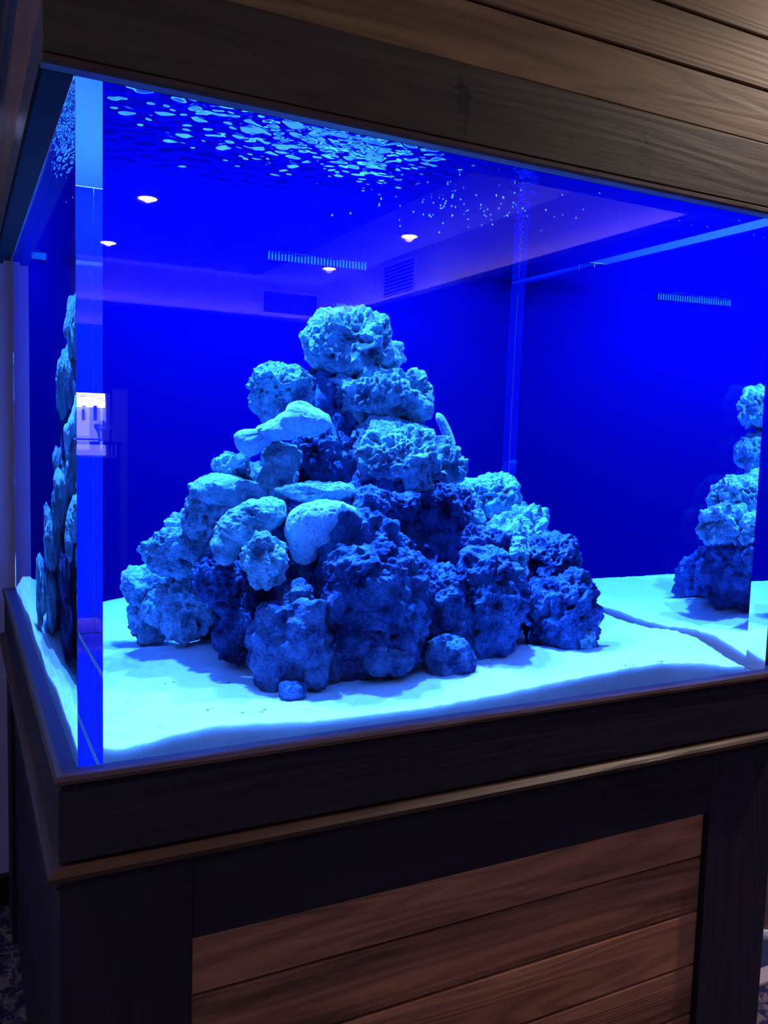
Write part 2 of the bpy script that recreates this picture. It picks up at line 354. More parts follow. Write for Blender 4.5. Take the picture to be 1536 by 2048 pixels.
m_ = n.new('ShaderNodeMixShader'); m_.inputs[0].default_value = 0.5; l.new(d_.outputs[0], m_.inputs[1]); l.new(t_.outputs[0], m_.inputs[2]); out(n, l, m_.outputs[0])
vase = empty('vase', (VX, VY, 0.3185), 'small white vase of flowers reflected before the bright window', 'vase')
bm = bmesh.new(); lathe(bm, [(0.030, 0), (0.034, 0.01), (0.034, 0.055), (0.060, 0.105), (0.055, 0.105), (0.03, 0.06)], (VX, VY, 0.3185), 20)
finish('vase_body', bm, VASEM, vase, True)
for k, (dx, dz, r) in enumerate(((0.0, 0.135, 0.03), (-0.045, 0.118, 0.02), (0.045, 0.115, 0.02))):
    bm = bmesh.new(); bmesh.ops.create_icosphere(bm, subdivisions=3, radius=r)
    for v in bm.verts:
        v.co *= 1+0.22*math.sin(v.co.x*260+k)*math.cos(v.co.z*240); v.co += Vector((VX+dx, VY, 0.3185+dz))
    finish('flower', bm, VASEM, vase, True)

# ceiling lamps
first = None
for i, (x, y) in enumerate(DOWN[:4]):
    lab = ['round recessed ceiling lamp reflected at upper left, the highest of the reflected lamps',
           'round recessed ceiling lamp reflected over the seam of the left front corner',
           'round recessed ceiling lamp reflected just above the rock peak, lowest of the four',
           'round recessed ceiling lamp reflected right of the peak beside the tiny bubbles'][i]
    e = empty('ceiling_lamp', (x, y, CZ-0.02), lab, 'lamp', 'recessed ceiling lamps reflected in the front pane')
    zc = CZ-0.0125 if x < 2.15 else CZ-0.0005
    bm = bmesh.new(); lathe(bm, [(0.062, -0.001), (0.062, -0.008), (0.055, -0.008), (0.055, -0.001)], (x, y, zc), 28); finish('trim_ring', bm, RING, e)
    bm = bmesh.new(); lathe(bm, [(0.052, -0.0085), (0.052, -0.0125), (0.045, -0.014)], (x, y, zc), 28); finish('lens', bm, LENS, e)
for i, (x, y) in enumerate(DOWN[4:]):
    pass

# air vents on the upper walls
v = empty('air_vent', (2.52, RY+0.01, 1.47), 'flat rectangular dark air vent reflected left of the rock peak', 'vent')
bx('backing', 2.27, 2.77, RY+0.0005, RY+0.004, 1.475, 1.655, simple('vent_dark_blue', (0.02, 0.02, 0.05), 0.7), v)
for q in ((2.25, 2.79, 1.655, 1.675), (2.25, 2.79, 1.458, 1.475), (2.25, 2.27, 1.475, 1.655), (2.77, 2.79, 1.475, 1.655)):
    bx('frame', q[0], q[1], RY+0.0005, RY+0.014, q[2], q[3], WALLP, v)
v = empty('louvred_vent', (RX-0.01, -4.51, 1.46), 'louvred air vent of slanted slats reflected right of the rock peak', 'vent')
bx('backing', RX-0.004, RX-0.0005, -4.75, -4.27, 1.475, 1.70, VENTD, v)
for q in ((-4.77, -4.25, 1.70, 1.715), (-4.77, -4.25, 1.46, 1.475), (-4.77, -4.75, 1.475, 1.70), (-4.27, -4.25, 1.475, 1.70)):
    bx('frame', RX-0.014, RX-0.0005, q[0], q[1], q[2], q[3], WALLP, v)
for k in range(8):
    bm = bmesh.new(); z = 1.482+0.0265*k
    prism(bm, [(RX-0.015, z), (RX-0.005, z+0.012), (RX-0.005, z+0.015), (RX-0.015, z+0.003)], 'y', -4.749, -4.271); finish('slat', bm, WALLP, v)

# ------------------------------------------------------------------ cabinet under the tank
HX = W+0.040     # right end of woodwork
DY = 1.335       # rear end of woodwork
cab = empty('aquarium_cabinet', (W/2, D/2, FZ), 'dark wooden cabinet with reddish plank front under the glass tank', 'cabinet')
# sub-top the tank stands on, then the frame board with its lip
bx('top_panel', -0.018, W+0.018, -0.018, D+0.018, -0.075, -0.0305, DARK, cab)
def frame_ring(name, off, z0, z1, thick, mt_x, mt_y, lipped=False):
    # front and left boards of a ring, mitred at the corner; off = how far it stands out of the glass
    x0, y0 = -off, -off
    for nm, ax in (('front', 'x'), ('left', 'y'), ('right', 'y')):
        bm = bmesh.new()
        if lipped:
            pr = [(0, z0), (0, z1-0.006), (0.003, z1-0.001), (0.008, z1+0.0005), (thick, z1+0.0005), (thick, z0)]
        else:
            pr = [(0.004, z0), (0, z0+0.003), (0, z1-0.010), (0.004, z1-0.006), (0.010, z1-0.003), (thick, z1), (thick, z0)]
        if nm == 'front': prism(bm, [(y0+p, q) for p, q in pr], 'x', lambda p: p-y0+x0, lambda p: W+off-(p-y0)); finish(name, bm, mt_x, cab)
        elif nm == 'left': prism(bm, [(x0+p, q) for p, q in pr], 'y', lambda p: y0+(p-x0), DY); finish(name, bm, mt_y, cab)
        else: prism(bm, [(W+off-p, q) for p, q in pr], 'y', lambda p: y0+(W+off-p), DY); finish(name, bm, mt_y, cab)
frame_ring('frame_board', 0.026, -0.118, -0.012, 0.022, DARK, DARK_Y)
frame_ring('lip_bead', 0.031, -0.0118, -0.001, 0.010, TRIMW, TRIMW_Y, True)
for nm_, q in (('ledge', (-0.0208, W+0.0208, -0.0208, -0.0012)), ('ledge', (-0.0208, -0.0012, -0.001, DY)), ('ledge', (W+0.0012, W+0.0208, -0.001, DY))):
    bx(nm_, *q, -0.0118, -0.0022, simple('ledge_blue_spill', (0.022, 0.018, 0.075), 0.5, 0.3), cab)  # blue spill from the tank put into the dark wood's colour
frame_ring('moulding', 0.040, -0.138, -0.1185, 0.036, TRIMW, TRIMW_Y)
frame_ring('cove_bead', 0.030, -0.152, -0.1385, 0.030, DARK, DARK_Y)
CY = -0.012   # front of stiles
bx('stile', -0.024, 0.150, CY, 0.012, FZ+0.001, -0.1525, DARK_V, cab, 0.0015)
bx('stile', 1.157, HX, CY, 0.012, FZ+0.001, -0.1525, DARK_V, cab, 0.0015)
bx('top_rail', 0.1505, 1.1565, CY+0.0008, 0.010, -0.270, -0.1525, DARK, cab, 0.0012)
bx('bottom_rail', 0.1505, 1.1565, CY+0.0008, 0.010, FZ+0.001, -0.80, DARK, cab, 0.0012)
zz = [-0.2715, -0.3645, -0.4765, -0.588, -0.692, -0.799]
for k in range(5):
    bx('plank', 0.1505, 1.1565, 0.001, 0.009, zz[k+1]+0.0016, zz[k]-0.0016, CPLANK, cab, 0.0030)
bx('plank_backing', 0.10, 1.20, 0.0125, 0.022, FZ+0.01, -0.16, GAPM, cab)
for q in ((-0.022, 0.0005), (HX-0.022, HX-0.0005)):      # side frames
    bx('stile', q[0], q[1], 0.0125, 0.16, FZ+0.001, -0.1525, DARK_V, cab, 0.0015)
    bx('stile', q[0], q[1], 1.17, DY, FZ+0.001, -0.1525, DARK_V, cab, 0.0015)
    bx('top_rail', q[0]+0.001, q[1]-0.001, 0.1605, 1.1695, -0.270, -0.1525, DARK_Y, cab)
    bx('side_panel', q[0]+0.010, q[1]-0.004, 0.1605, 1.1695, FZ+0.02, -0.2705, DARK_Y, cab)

# ------------------------------------------------------------------ hood above the tank
hood = empty('aquarium_hood', (W/2, D/2, 0.8535), 'brown plank hood with a wide dark bottom board above the tank', 'hood')
HO = 0.040; HB, HF = 0.8535, 0.972
bx('fascia_board', -HO, HX, -HO, -HO+0.020, HB+0.0125, HF, FASCIA, hood, 0.0012)
# routed bead along the lower edge
bm = bmesh.new(); prism(bm, [(-HO-0.001, HB+0.004), (-HO+0.002, HB), (-HO+0.02, HB), (-HO+0.02, HB+0.012), (-HO+0.002, HB+0.012), (-HO-0.001, HB+0.009)], 'x', -HO-0.001, HX+0.001); finish('bead', bm, TRIMW, hood)
FASC_Y = wood('fascia_wood_side', (0.10, 0.09, 0.085), (0.05, 0.045, 0.045), 'y', 0.35, spec=0.6)
bx('side_board', -HO, -HO+0.020, -HO+0.0205, DY, HB+0.0125, 0.928, FASC_Y, hood, 0.0012)
bm = bmesh.new(); prism(bm, [(-HO-0.001, HB+0.004), (-HO+0.002, HB), (-HO+0.02, HB), (-HO+0.02, HB+0.012), (-HO+0.002, HB+0.012), (-HO-0.001, HB+0.009)], 'y', -HO+0.0205, DY); finish('bead', bm, SOFF, hood)
bx('side_board', HX-0.020, HX, -HO+0.0205, DY, HB, 0.972, FASC_Y, hood, 0.0012)
hz = [0.9735, 1.0645, 1.151, 1.2425, 1.334, 1.4255, 1.517, 1.6085, 1.70]
for k in range(8):
    bx('plank', -HO+0.001, HX-0.001, -HO+0.006, -HO+0.016, hz[k]+0.0016, hz[k+1]-0.0016, PLANK, hood, 0.0025)
bx('plank_backing', -HO+0.002, HX-0.002, -HO+0.0165, -HO+0.020, 0.9735, 1.70, GAPM, hood)
sz = [0.929, 1.117, 1.21, 1.30, 1.39, 1.48, 1.57, 1.70]
for k in range(7):
    bx('side_plank', -HO+0.004, -HO+0.014, -HO+0.0205, DY, sz[k]+0.0015, sz[k+1]-0.0015, PLANK_Y if k % 2 == 0 else FASC_Y, hood, 0.002)
    bx('side_plank', HX-0.014, HX-0.004, -HO+0.0205, DY, sz[k]+0.0015, sz[k+1]-0.0015, PLANK_Y, hood, 0.002)
bx('side_backing', -HO+0.0145, -HO+0.019, -HO+0.0205, DY, 0.93, 1.70, GAPM, hood)
bx('side_backing', HX-0.019, HX-0.0145, -HO+0.0205, DY, 0.93, 1.70, GAPM, hood)
bx('lining', -HO+0.0195, -HO+0.0203, -HO+0.0205, DY, 0.93, 1.70, HOODIN, hood)
bx('lining', HX-0.0203, HX-0.0195, -HO+0.0205, DY, 0.972, 1.70, HOODIN, hood)
bx('lining', -HO+0.021, HX-0.021, -HO+0.0205, -HO+0.0213, 0.90, 1.70, HOODIN, hood)
bx('rear_panel', -HO+0.02, HX-0.02, DY-0.012, DY-0.001, HB+0.03, 1.70, HOODIN, hood)
bx('top_panel', -HO, HX, -HO, DY, 1.7005, CZ-0.0008, GAPM, hood)
# thin soffit strip between boards and glass, with the lining rebate
bx('soffit_strip', -HO+0.0205, HX-0.0205, -HO+0.0205, -0.002, HB+0.006, HB+0.016, SOFF, hood)
bx('soffit_strip', -HO+0.0205, -0.002, -0.0015, DY-0.013, HB+0.006, HB+0.016, SOFF, hood)
bx('soffit_strip', W+0.002, HX-0.0205, -0.0015, DY-0.013, HB+0.006, HB+0.016, SOFF, hood)
# LED fixtures
for i, (x, y, z) in enumerate(TANK_LAMPS):
    bx('lamp_housing', x-0.10, x+0.10, y-0.05, y+0.05, z+0.012, z+0.045, BLACKP, hood, 0.003)
    bx('lamp_hanger', x-0.004, x+0.004, y-0.004, y+0.004, z+0.0455, 1.70, RING, hood)

# ------------------------------------------------------------------ the tank
tank = empty('aquarium_tank', (W/2, D/2, -0.03), 'large clear acrylic fish tank with thick walls and a blue back', 'aquarium')
TZ0, TZ1 = -0.030, 0.955
bm = bmesh.new()
V = lambda x, y, z: bm.verts.new((x, y, z))
DE = D-0.006
ox = [(0, DE), (0, 0), (W, 0), (W, DE)]; ix = [(W-T, DE), (W-T, T), (T, T), (T, DE)]
loop = ox+ix
LB = [V(x, y, TZ0) for x, y in loop]; LW = [V(x, y, WL) for x, y in ix]; LT = [V(x, y, TZ1) for x, y in loop]
LBi, LTi = LB[4:], LT[4:]
for i in range(3): bm.faces.new((LB[i], LB[i+1], LT[i+1], LT[i]))                 # outer faces
for i in range(3): bm.faces.new((LW[i], LW[i+1], LTi[i+1], LTi[i]))               # inner faces above the water
# ends at the back, top and bottom
bm.faces.new((LB[3], LB[4], LW[0], LT[4], LT[3])); bm.faces.new((LB[7], LB[0], LT[0], LT[7], LW[3]))
for ring, flip in ((LT, False), (LB, True)):
    for q in ((0, 1, 6, 7), (1, 2, 5, 6), (2, 3, 4, 5)):
        f = [ring[k] for k in q]; bm.faces.new(f[::-1] if flip else f)
bm.normal_update()
cen = {}
for f in bm.faces:      # orient outward from the acrylic body
    c = f.calc_center_median(); nrm = f.normal
    p = c - nrm*0.005
    inside = (0 < p.x < W and 0 < p.y < DE and TZ0 < p.z < TZ1) and not (T < p.x < W-T and p.y > T)
    if not inside: f.normal_flip()
# small polished chamfer on the outer front corners is too fine to model at this scale
for f in bm.faces:
    if f.normal.z > 0.9: f.material_index = 1
finish('acrylic_walls', bm, [ACRYL, FROST], tank)
bx('bottom_panel', T+0.0006, W-T-0.0006, T+0.0006, D-0.007, TZ0+0.0005, TZ0+0.006, simple('bottom_white', (0.6, 0.65, 0.7), 0.8, 0), tank)
bx('back_panel', T, W-T, D-0.0060, D+0.004, TZ0+0.0065, TZ1-0.001, BACK, tank)
EDGE_GLOW = simple('blue_edge_glow', (0.004, 0.022, 0.50), 0.6, 0)  # glow of the acrylic edge put into the strip's colour
bx('edge_glow_strip', 0.0005, T-0.0001, D-0.0054, D+0.004, TZ0+0.001, TZ1-0.001, EDGE_GLOW, tank)
bx('edge_glow_strip', W-T+0.0001, W-0.0005, D-0.0054, D+0.004, TZ0+0.001, TZ1-0.001, simple('blue_edge_glow_right', (0.0, 0.005, 0.35), 0.6, 0), tank)  # duller copy of the painted edge glow
# weir comb at the water line
bx('comb_rail', 0.56, 0.84, D-0.014, D-0.0065, 0.900, 0.935, BLACKP, tank)
for k in range(31):
    x = 0.568+0.0086*k
    bx('comb_tooth', x, x+0.0030, D-0.012, D-0.0065, 0.868, 0.8995, COMBM, tank)

# ------------------------------------------------------------------ water
rng = np.random.RandomState(4)
NX, NY = 560, 560
X = np.linspace(T, W-T, NX); Y = np.linspace(T, D-0.0062, NY); GX, GY = np.meshgrid(X, Y)
Z = np.zeros_like(GX)
for k in range(60):      # short choppy ripples, strongest over the left half
    lam = rng.uniform(0.014, 0.060); th = rng.uniform(-1.5, 1.5); ph = rng.uniform(0, 6.28)
    Z += 0.00042*(lam/0.03)**1.1*np.sin(2*math.pi/lam*(GX*math.cos(th)+GY*math.sin(th))+ph)/math.sqrt(6)
for k in range(50):
    lam = rng.uniform(0.009, 0.022); th = rng.uniform(-0.5, 0.9)+1.2; ph = rng.uniform(0, 6.28)
    Z += 0.00013*(lam/0.014)*np.sin(2*math.pi/lam*(GX*math.cos(th)+GY*math.sin(th))+ph)/math.sqrt(6)
env = 0.10+1.0*np.exp(-((GX-0.30)/0.30)**2)*np.exp(-((GY-0.10)/0.42)**2)
edge = np.clip(np.minimum(np.minimum(GX-T, W-T-GX), np.minimum(GY-T, D-0.03-GY))/0.02, 0, 1)
Z = WL+Z*env*edge
verts = np.stack([GX, GY, Z], -1).reshape(-1, 3)
idx = np.arange(NX*NY).reshape(NY, NX)
quads = np.stack([idx[:-1, :-1], idx[:-1, 1:], idx[1:, 1:], idx[1:, :-1]], -1).reshape(-1, 4)
vl = verts.tolist(); fl = quads.tolist(); nt = len(fl)
b0 = len(vl)
vl += [[T, D-0.0062, -0.024], [T, T, -0.024], [W-T, T, -0.024], [W-T, D-0.0062, -0.024]]
c0, c1, c2, c3 = idx[-1, 0], idx[0, 0], idx[0, -1], idx[-1, -1]
fl += [[b0]+[b0+1]+[int(i) for i in idx[:, 0]], [b0+1, b0+2]+[int(i) for i in idx[0, ::-1]], [b0+2, b0+3]+[int(i) for i in idx[::-1, -1]]]
me = bpy.data.meshes.new('water'); me.from_pydata(vl, [], fl)
me.materials.append(WTOP); me.materials.append(WSIDE)
mi = np.zeros(len(fl), int); mi[nt:] = 1; me.polygons.foreach_set('material_index', mi)
sm = np.zeros(len(fl), bool); sm[:nt] = True; me.polygons.foreach_set('use_smooth', sm); me.update()
wat = bpy.data.objects.new('water', me); COL.objects.link(wat); wat.location = (0, 0, ZO)
tag(wat, 'clear blue-lit water filling the tank, rippled at its surface', 'water', kind='stuff')
# bubbles drifting at the surface
bm = bmesh.new()
rb = random.Random(5)
for k in range(95):
    x = rb.gauss(0.74, 0.09); y = rb.gauss(0.42, 0.13)
    if k > 90: x = rb.uniform(1.0, 1.24); y = rb.uniform(0.08, 0.3)
    if not (0.08 < x < 1.24 and 0.06 < y < 1.2): continue
    r = rb.uniform(0.0008, 0.0019)
    bmesh.ops.create_icosphere(bm, subdivisions=1, radius=r, matrix=Matrix.Translation((x, y, WL-0.0003)))
bb = finish('bubbles', bm, simple('bubble_white', (0.9, 0.95, 1), 0.3), None, True)
tag(bb, 'tiny bright bubbles scattered under the water surface right of the peak', 'bubbles', kind='stuff')

# ------------------------------------------------------------------ sand
NX, NY = 260, 260
e = 0.0008
X = np.linspace(T+e, W-T-e, NX); Y = np.linspace(T+e, D-0.0065-e, NY); GX, GY = np.meshgrid(X, Y)
fx = [.035, .05, .096, .123, .186, .25, .347, .44, .54, .67, .80, .956, 1.04, 1.146, 1.21, 1.263]
fz = [.010, .006, .0085, .014, .020, .016, .008, .006, .0046, .011, .020, .029, .030, .019, .006, .001]
ry = [.04, .10, .17, .25, .37, .45, .58, .70, 1.28]; rz = [.001, .006, .018, .031, .031, .022, .020, .026, .026]
front = np.interp(GX, fx, fz); right = np.interp(GY, ry, rz)
sp = np.zeros_like(GX)
for k in range(24):
    lam = rng.uniform(0.12, 0.6); th = rng.uniform(0, 3.14); ph = rng.uniform(0, 6.28)
    sp += (lam/0.4)*np.sin(2*math.pi/lam*(GX*math.cos(th)+GY*math.sin(th))+ph)
inner = 0.018+0.0022*sp
inner = inner+0.010*np.clip((GY-0.7)/0.5, 0, 1)*np.clip(GX/0.9, 0, 1)
wf = np.exp(-((GY-T)/0.07)**2); wr = np.exp(-((W-T-GX)/0.07)**2)
wr = wr*(1-wf*0.5)
Zs = inner*(1-wf)*(1-wr)+(front*wf+right*wr*(1-wf))+0*GX
Zs = np.where((1-wf)*(1-wr)+wf+wr*(1-wf) > 0, Zs/((1-wf)*(1-wr)+wf+wr*(1-wf)), Zs)
left = 0.012+0.006*np.sin(GY*9)+0.004*np.sin(GY*23+1)
wl = np.exp(-((GX-T)/0.05)**2)*(1-wf); Zs = Zs*(1-wl)+left*wl
fine = np.zeros_like(GX)
for k in range(30):
    lam = rng.uniform(0.018, 0.06); th = rng.uniform(0, 3.14); ph = rng.uniform(0, 6.28)
    fine += np.sin(2*math.pi/lam*(GX*math.cos(th)+GY*math.sin(th))+ph)
Zs += 0.00018*fine
def nearest(x, y):
    return float(Zs[min(NY-1, max(0, int((y-Y[0])/(Y[-1]-Y[0])*(NY-1)))), min(NX-1, max(0, int((x-X[0])/(X[-1]-X[0])*(NX-1))))])
verts = np.stack([GX, GY, Zs], -1).reshape(-1, 3).tolist()
idx = np.arange(NX*NY).reshape(NY, NX)
fl = np.stack([idx[:-1, :-1], idx[:-1, 1:], idx[1:, 1:], idx[1:, :-1]], -1).reshape(-1, 4).tolist()
per = [int(i) for i in idx[0, :]]+[int(i) for i in idx[1:, -1]]+[int(i) for i in idx[-1, -2::-1]]+[int(i) for i in idx[-2:0:-1, 0]]
b0 = len(verts)
for i in per: verts.append([verts[i][0], verts[i][1], -0.0225])
npn = len(per)
for k in range(npn):
    k2 = (k+1) % npn; fl.append([per[k], b0+k, b0+k2, per[k2]][::-1] if False else [b0+k, b0+k2, per[k2], per[k]])
me = bpy.data.meshes.new('sand_bed'); me.from_pydata(verts, [], fl); me.materials.append(SAND)
sm = np.ones(len(fl), bool); sm[-npn:] = False; me.polygons.foreach_set('use_smooth', sm); me.update()
so = bpy.data.objects.new('sand_bed', me); COL.objects.link(so); so.location = (0, 0, ZO)
tag(so, 'fine white sand bed glowing cyan, lying in low drifts over the tank floor', 'sand', kind='stuff')

# ------------------------------------------------------------------ rocks
def ico(n):
    bm = bmesh.new(); bmesh.ops.create_icosphere(bm, subdivisions=n, radius=1.0)
    v = np.array([x.co[:] for x in bm.verts]); f = np.array([[y.index for y in x.verts] for x in bm.faces]); bm.free(); return v, f
ICO = {6: ico(6), 7: ico(7)}
def h3(i, seed):
    i = i.astype(np.int64)
    with np.errstate(over='ignore'):
        h = (i[..., 0]*73856093) ^ (i[..., 1]*19349663) ^ (i[..., 2]*83492791) ^ (seed*2654435761)
        h = (h ^ (h >> 13))*1274126177; h = h ^ (h >> 16)
        h2 = (h*668265263) ^ (h >> 11); h4 = (h2*374761393) ^ (h2 >> 15)
    return np.stack([(h & 0xffff)/65535., (h2 & 0xffff)/65535., (h4 & 0xffff)/65535.], -1)
def vnoise(P, cell, seed):
    p = P/cell+100; b = np.floor(p).astype(np.int64); f = p-b; f = f*f*(3-2*f); r = 0
    for dx in (0, 1):
        for dy in (0, 1):
            for dz in (0, 1):
                wgt = (f[:, 0] if dx else 1-f[:, 0])*(f[:, 1] if dy else 1-f[:, 1])*(f[:, 2] if dz else 1-f[:, 2])
                r = r+wgt*h3(b+np.array([dx, dy, dz]), seed)[:, 0]
    return r*2-1
def fbm(P, cell, seed, o=4, g=0.5):
    r = 0; a = 1
    for k in range(o): r = r+a*vnoise(P, cell/2**k, seed+k*7); a *= g
    return r
def worley(P, cell, seed):
    p = P/cell+100; b = np.floor(p).astype(np.int64); best = np.full(len(P), 9.)
    for dx in (-1, 0, 1):
        for dy in (-1, 0, 1):
            for dz in (-1, 0, 1):
                c = b+np.array([dx, dy, dz]); q = c+0.1+0.8*h3(c, seed); best = np.minimum(best, ((q-p)**2).sum(1))
    return np.sqrt(best)
BLOBS = {
 'bone': [(0.42, 0.28, 0.62, 0.62, 0.50), (0.30, 0.62, 0.5, 0.28, 0.36), (-0.20, -0.08, 0.5, 0.42, 0.30), (-0.72, -0.50, 0.5, 0.30, 0.36), (-0.80, -0.28, 0.4, 0.22, 0.25)],
 'pale': [(0.15, 0.40, 0.8, 0.85, 0.55), (-0.32, 0.05, 0.75, 0.52, 0.66), (-0.38, -0.52, 0.6, 0.36, 0.46), (0.1, -0.05, 0.7, 0.5, 0.5)],
 'slabd': [(0.38, 0.40, 0.8, 0.62, 0.50), (-0.10, 0.05, 0.9, 0.72, 0.55), (-0.50, -0.45, 0.8, 0.40, 0.50)],
}
def nm_big(n): return False
def make_rock(name, x, y, z, hw, hd, hh, yaw, kind, rot, seed, mt, parent=None):
    big = max(hw, hh) > 0.047
    U, F = ICO[7 if big and y < 0.64 else 6]
    S = np.array([hw, hd, hh]); R = random.Random(seed)
    bl = BLOBS.get(kind)
    if bl is None:
        bl = [(0, 0, 0.72, 0.72, 0.72)]
        for k in range(4):
            a = R.uniform(0, 6.283); rr = 0.42
            bl.append((rr*math.cos(a), rr*math.sin(a), R.uniform(0.4, 0.75), R.uniform(0.36, 0.58), R.uniform(0.36, 0.58)))
    # outermost surface of the union of ellipsoids along each ray from the centre
    rad = np.full(len(U), 0.35)
    for bi, (cx, cz, dy_, rx, rz_) in enumerate(bl):
        cyy = 0.0 if bi == 0 or kind in BLOBS else R.uniform(-0.4, 0.4)
        c = np.array([cx, cyy, cz]); s = np.array([rx, dy_ if kind in BLOBS or bi == 0 else R.uniform(.36, .58), rz_])
        A = ((U/s)**2).sum(1); B = ((U/s)*(c/s)).sum(1); Cc = ((c/s)**2).sum()-1
        disc = B*B-A*Cc; t = np.where(disc > 0, (B+np.sqrt(np.maximum(disc, 0)))/A, 0)
        k = 14.0; rad = np.log(np.exp(k*rad)+np.exp(k*np.clip(t, 0, 1.6)))/k-0.0
    rad = rad-math.log(2)/14.0*0.6
    if kind not in BLOBS:
        pe = 2.7; se = 0.84*(np.abs(U)**pe).sum(1)**(-1/pe)      # boxy body under the lobes
        rad = np.maximum(rad, se)
        for k in range(7):                                       # broken faces
            nv = np.array([R.gauss(0, 1), R.gauss(0, 1), R.gauss(0, 1)]); nv /= np.linalg.norm(nv)
            dn = U@nv; lim = np.where(dn > 0.05, R.uniform(0.74, 0.95)/np.maximum(dn, 0.05), 9)
            rad = np.minimum(rad, lim)
    base = U*rad[:, None]
    ext = np.abs(base).max(0); base = base/ext
    P = base*S*(1.0 if hw < 0.09 or nm_big(name) else 0.97)
    nrm = U/S; nrm /= np.linalg.norm(nrm, axis=1)[:, None]
    sz = (hw*hd*hh)**(1/3); q = P+seed*3.1
    sz = min(sz, 0.07)
    if kind in ('knob', 'pit'):
        q = q+0.006*np.stack([vnoise(q, 0.02, seed+90), vnoise(q, 0.02, seed+91), vnoise(q, 0.02, seed+92)], -1)
        d = 0.26*sz*fbm(q, 0.055, seed, 3)
        w1 = worley(q, 0.030, seed+1); w2 = worley(q, 0.0125, seed+2); w3 = worley(q, 0.0065, seed+3)
        if kind == 'knob':
            d += 0.0150*(0.55-w1)+0.0085*(0.5-w2)+0.0036*(0.5-w3)
            d -= 0.016*np.clip(fbm(q, 0.024, seed+5, 2)-0.38, 0, 1)*2
        else:
            d += 0.008*(0.55-w1)-0.0150*np.clip(0.46-worley(q, 0.026, seed+4), 0, 1)*2.3-0.0110*np.clip(0.46-w2, 0, 1)*2.4+0.0040*(0.5-w3)
            d -= 0.045*np.clip(fbm(q, 0.045, seed+5, 2)-0.28, 0, 1)
        d += 0.0014*fbm(q, 0.006, seed+6, 2)
    elif kind == 'fine':
        w1 = worley(q, 0.034, seed+1); w3 = worley(q, 0.0085, seed+3)
        d = 0.26*sz*fbm(q, 0.060, seed, 3)+0.014*(0.5-w1)+0.0028*(0.5-w3)+0.0018*fbm(q, 0.010, seed+6, 3)
        d -= 0.012*np.clip(fbm(q, 0.04, seed+5, 2)-0.40, 0, 1)
    elif kind in ('slab', 'slabs', 'slabd'):
        lay = fbm(q*np.array([0.35, 0.35, 1.6]) if kind != 'slabd' else q@np.array([[.6, 0, -.5], [0, .5, 0], [1.1, 0, 1.1]]), 0.022, seed, 3)
        d = 0.12*sz*fbm(q, 0.05, seed+8, 3)+0.0050*lay+0.0028*(0.5-worley(q, 0.009, seed+3))+0.001*fbm(q, 0.006, seed+6, 2)
    else:
        d = 0.10*sz*fbm(q, 0.05, seed, 3)+0.0012*fbm(q, 0.010, seed+6, 3)-0.0030*np.clip(0.36-worley(q, 0.010, seed+2), 0, 1)*2.5
    P = P+nrm*d[:, None]
    a = math.radians(rot); ca, sa = math.cos(a), math.sin(a)
    P = P@np.array([[ca, 0, sa], [0, 1, 0], [-sa, 0, ca]]).T if rot else P
    ca, sa = math.cos(yaw), math.sin(yaw)
    P = np.stack([P[:, 0]*ca-P[:, 1]*sa, P[:, 0]*sa+P[:, 1]*ca, P[:, 2]], -1)
    P[:, 2] = np.maximum(P[:, 2], -0.019-z)        # flat where it would reach the tank floor
    me = bpy.data.meshes.new(name)
    me.vertices.add(len(P)); me.vertices.foreach_set('co', P.ravel())
    me.loops.add(F.size); me.loops.foreach_set('vertex_index', F.ravel())
    me.polygons.add(len(F)); me.polygons.foreach_set('loop_start', np.arange(0, F.size, 3))
    me.polygons.foreach_set('use_smooth', np.ones(len(F), bool)); me.update(calc_edges=True)
    me.materials.append(mt)
    o = bpy.data.objects.new(name, me); COL.objects.link(o)
    p = Vector((x, y, z+ZO))
    if parent is not None: o.parent = parent; p -= Vector(parent.location)
    o.location = p
    return o
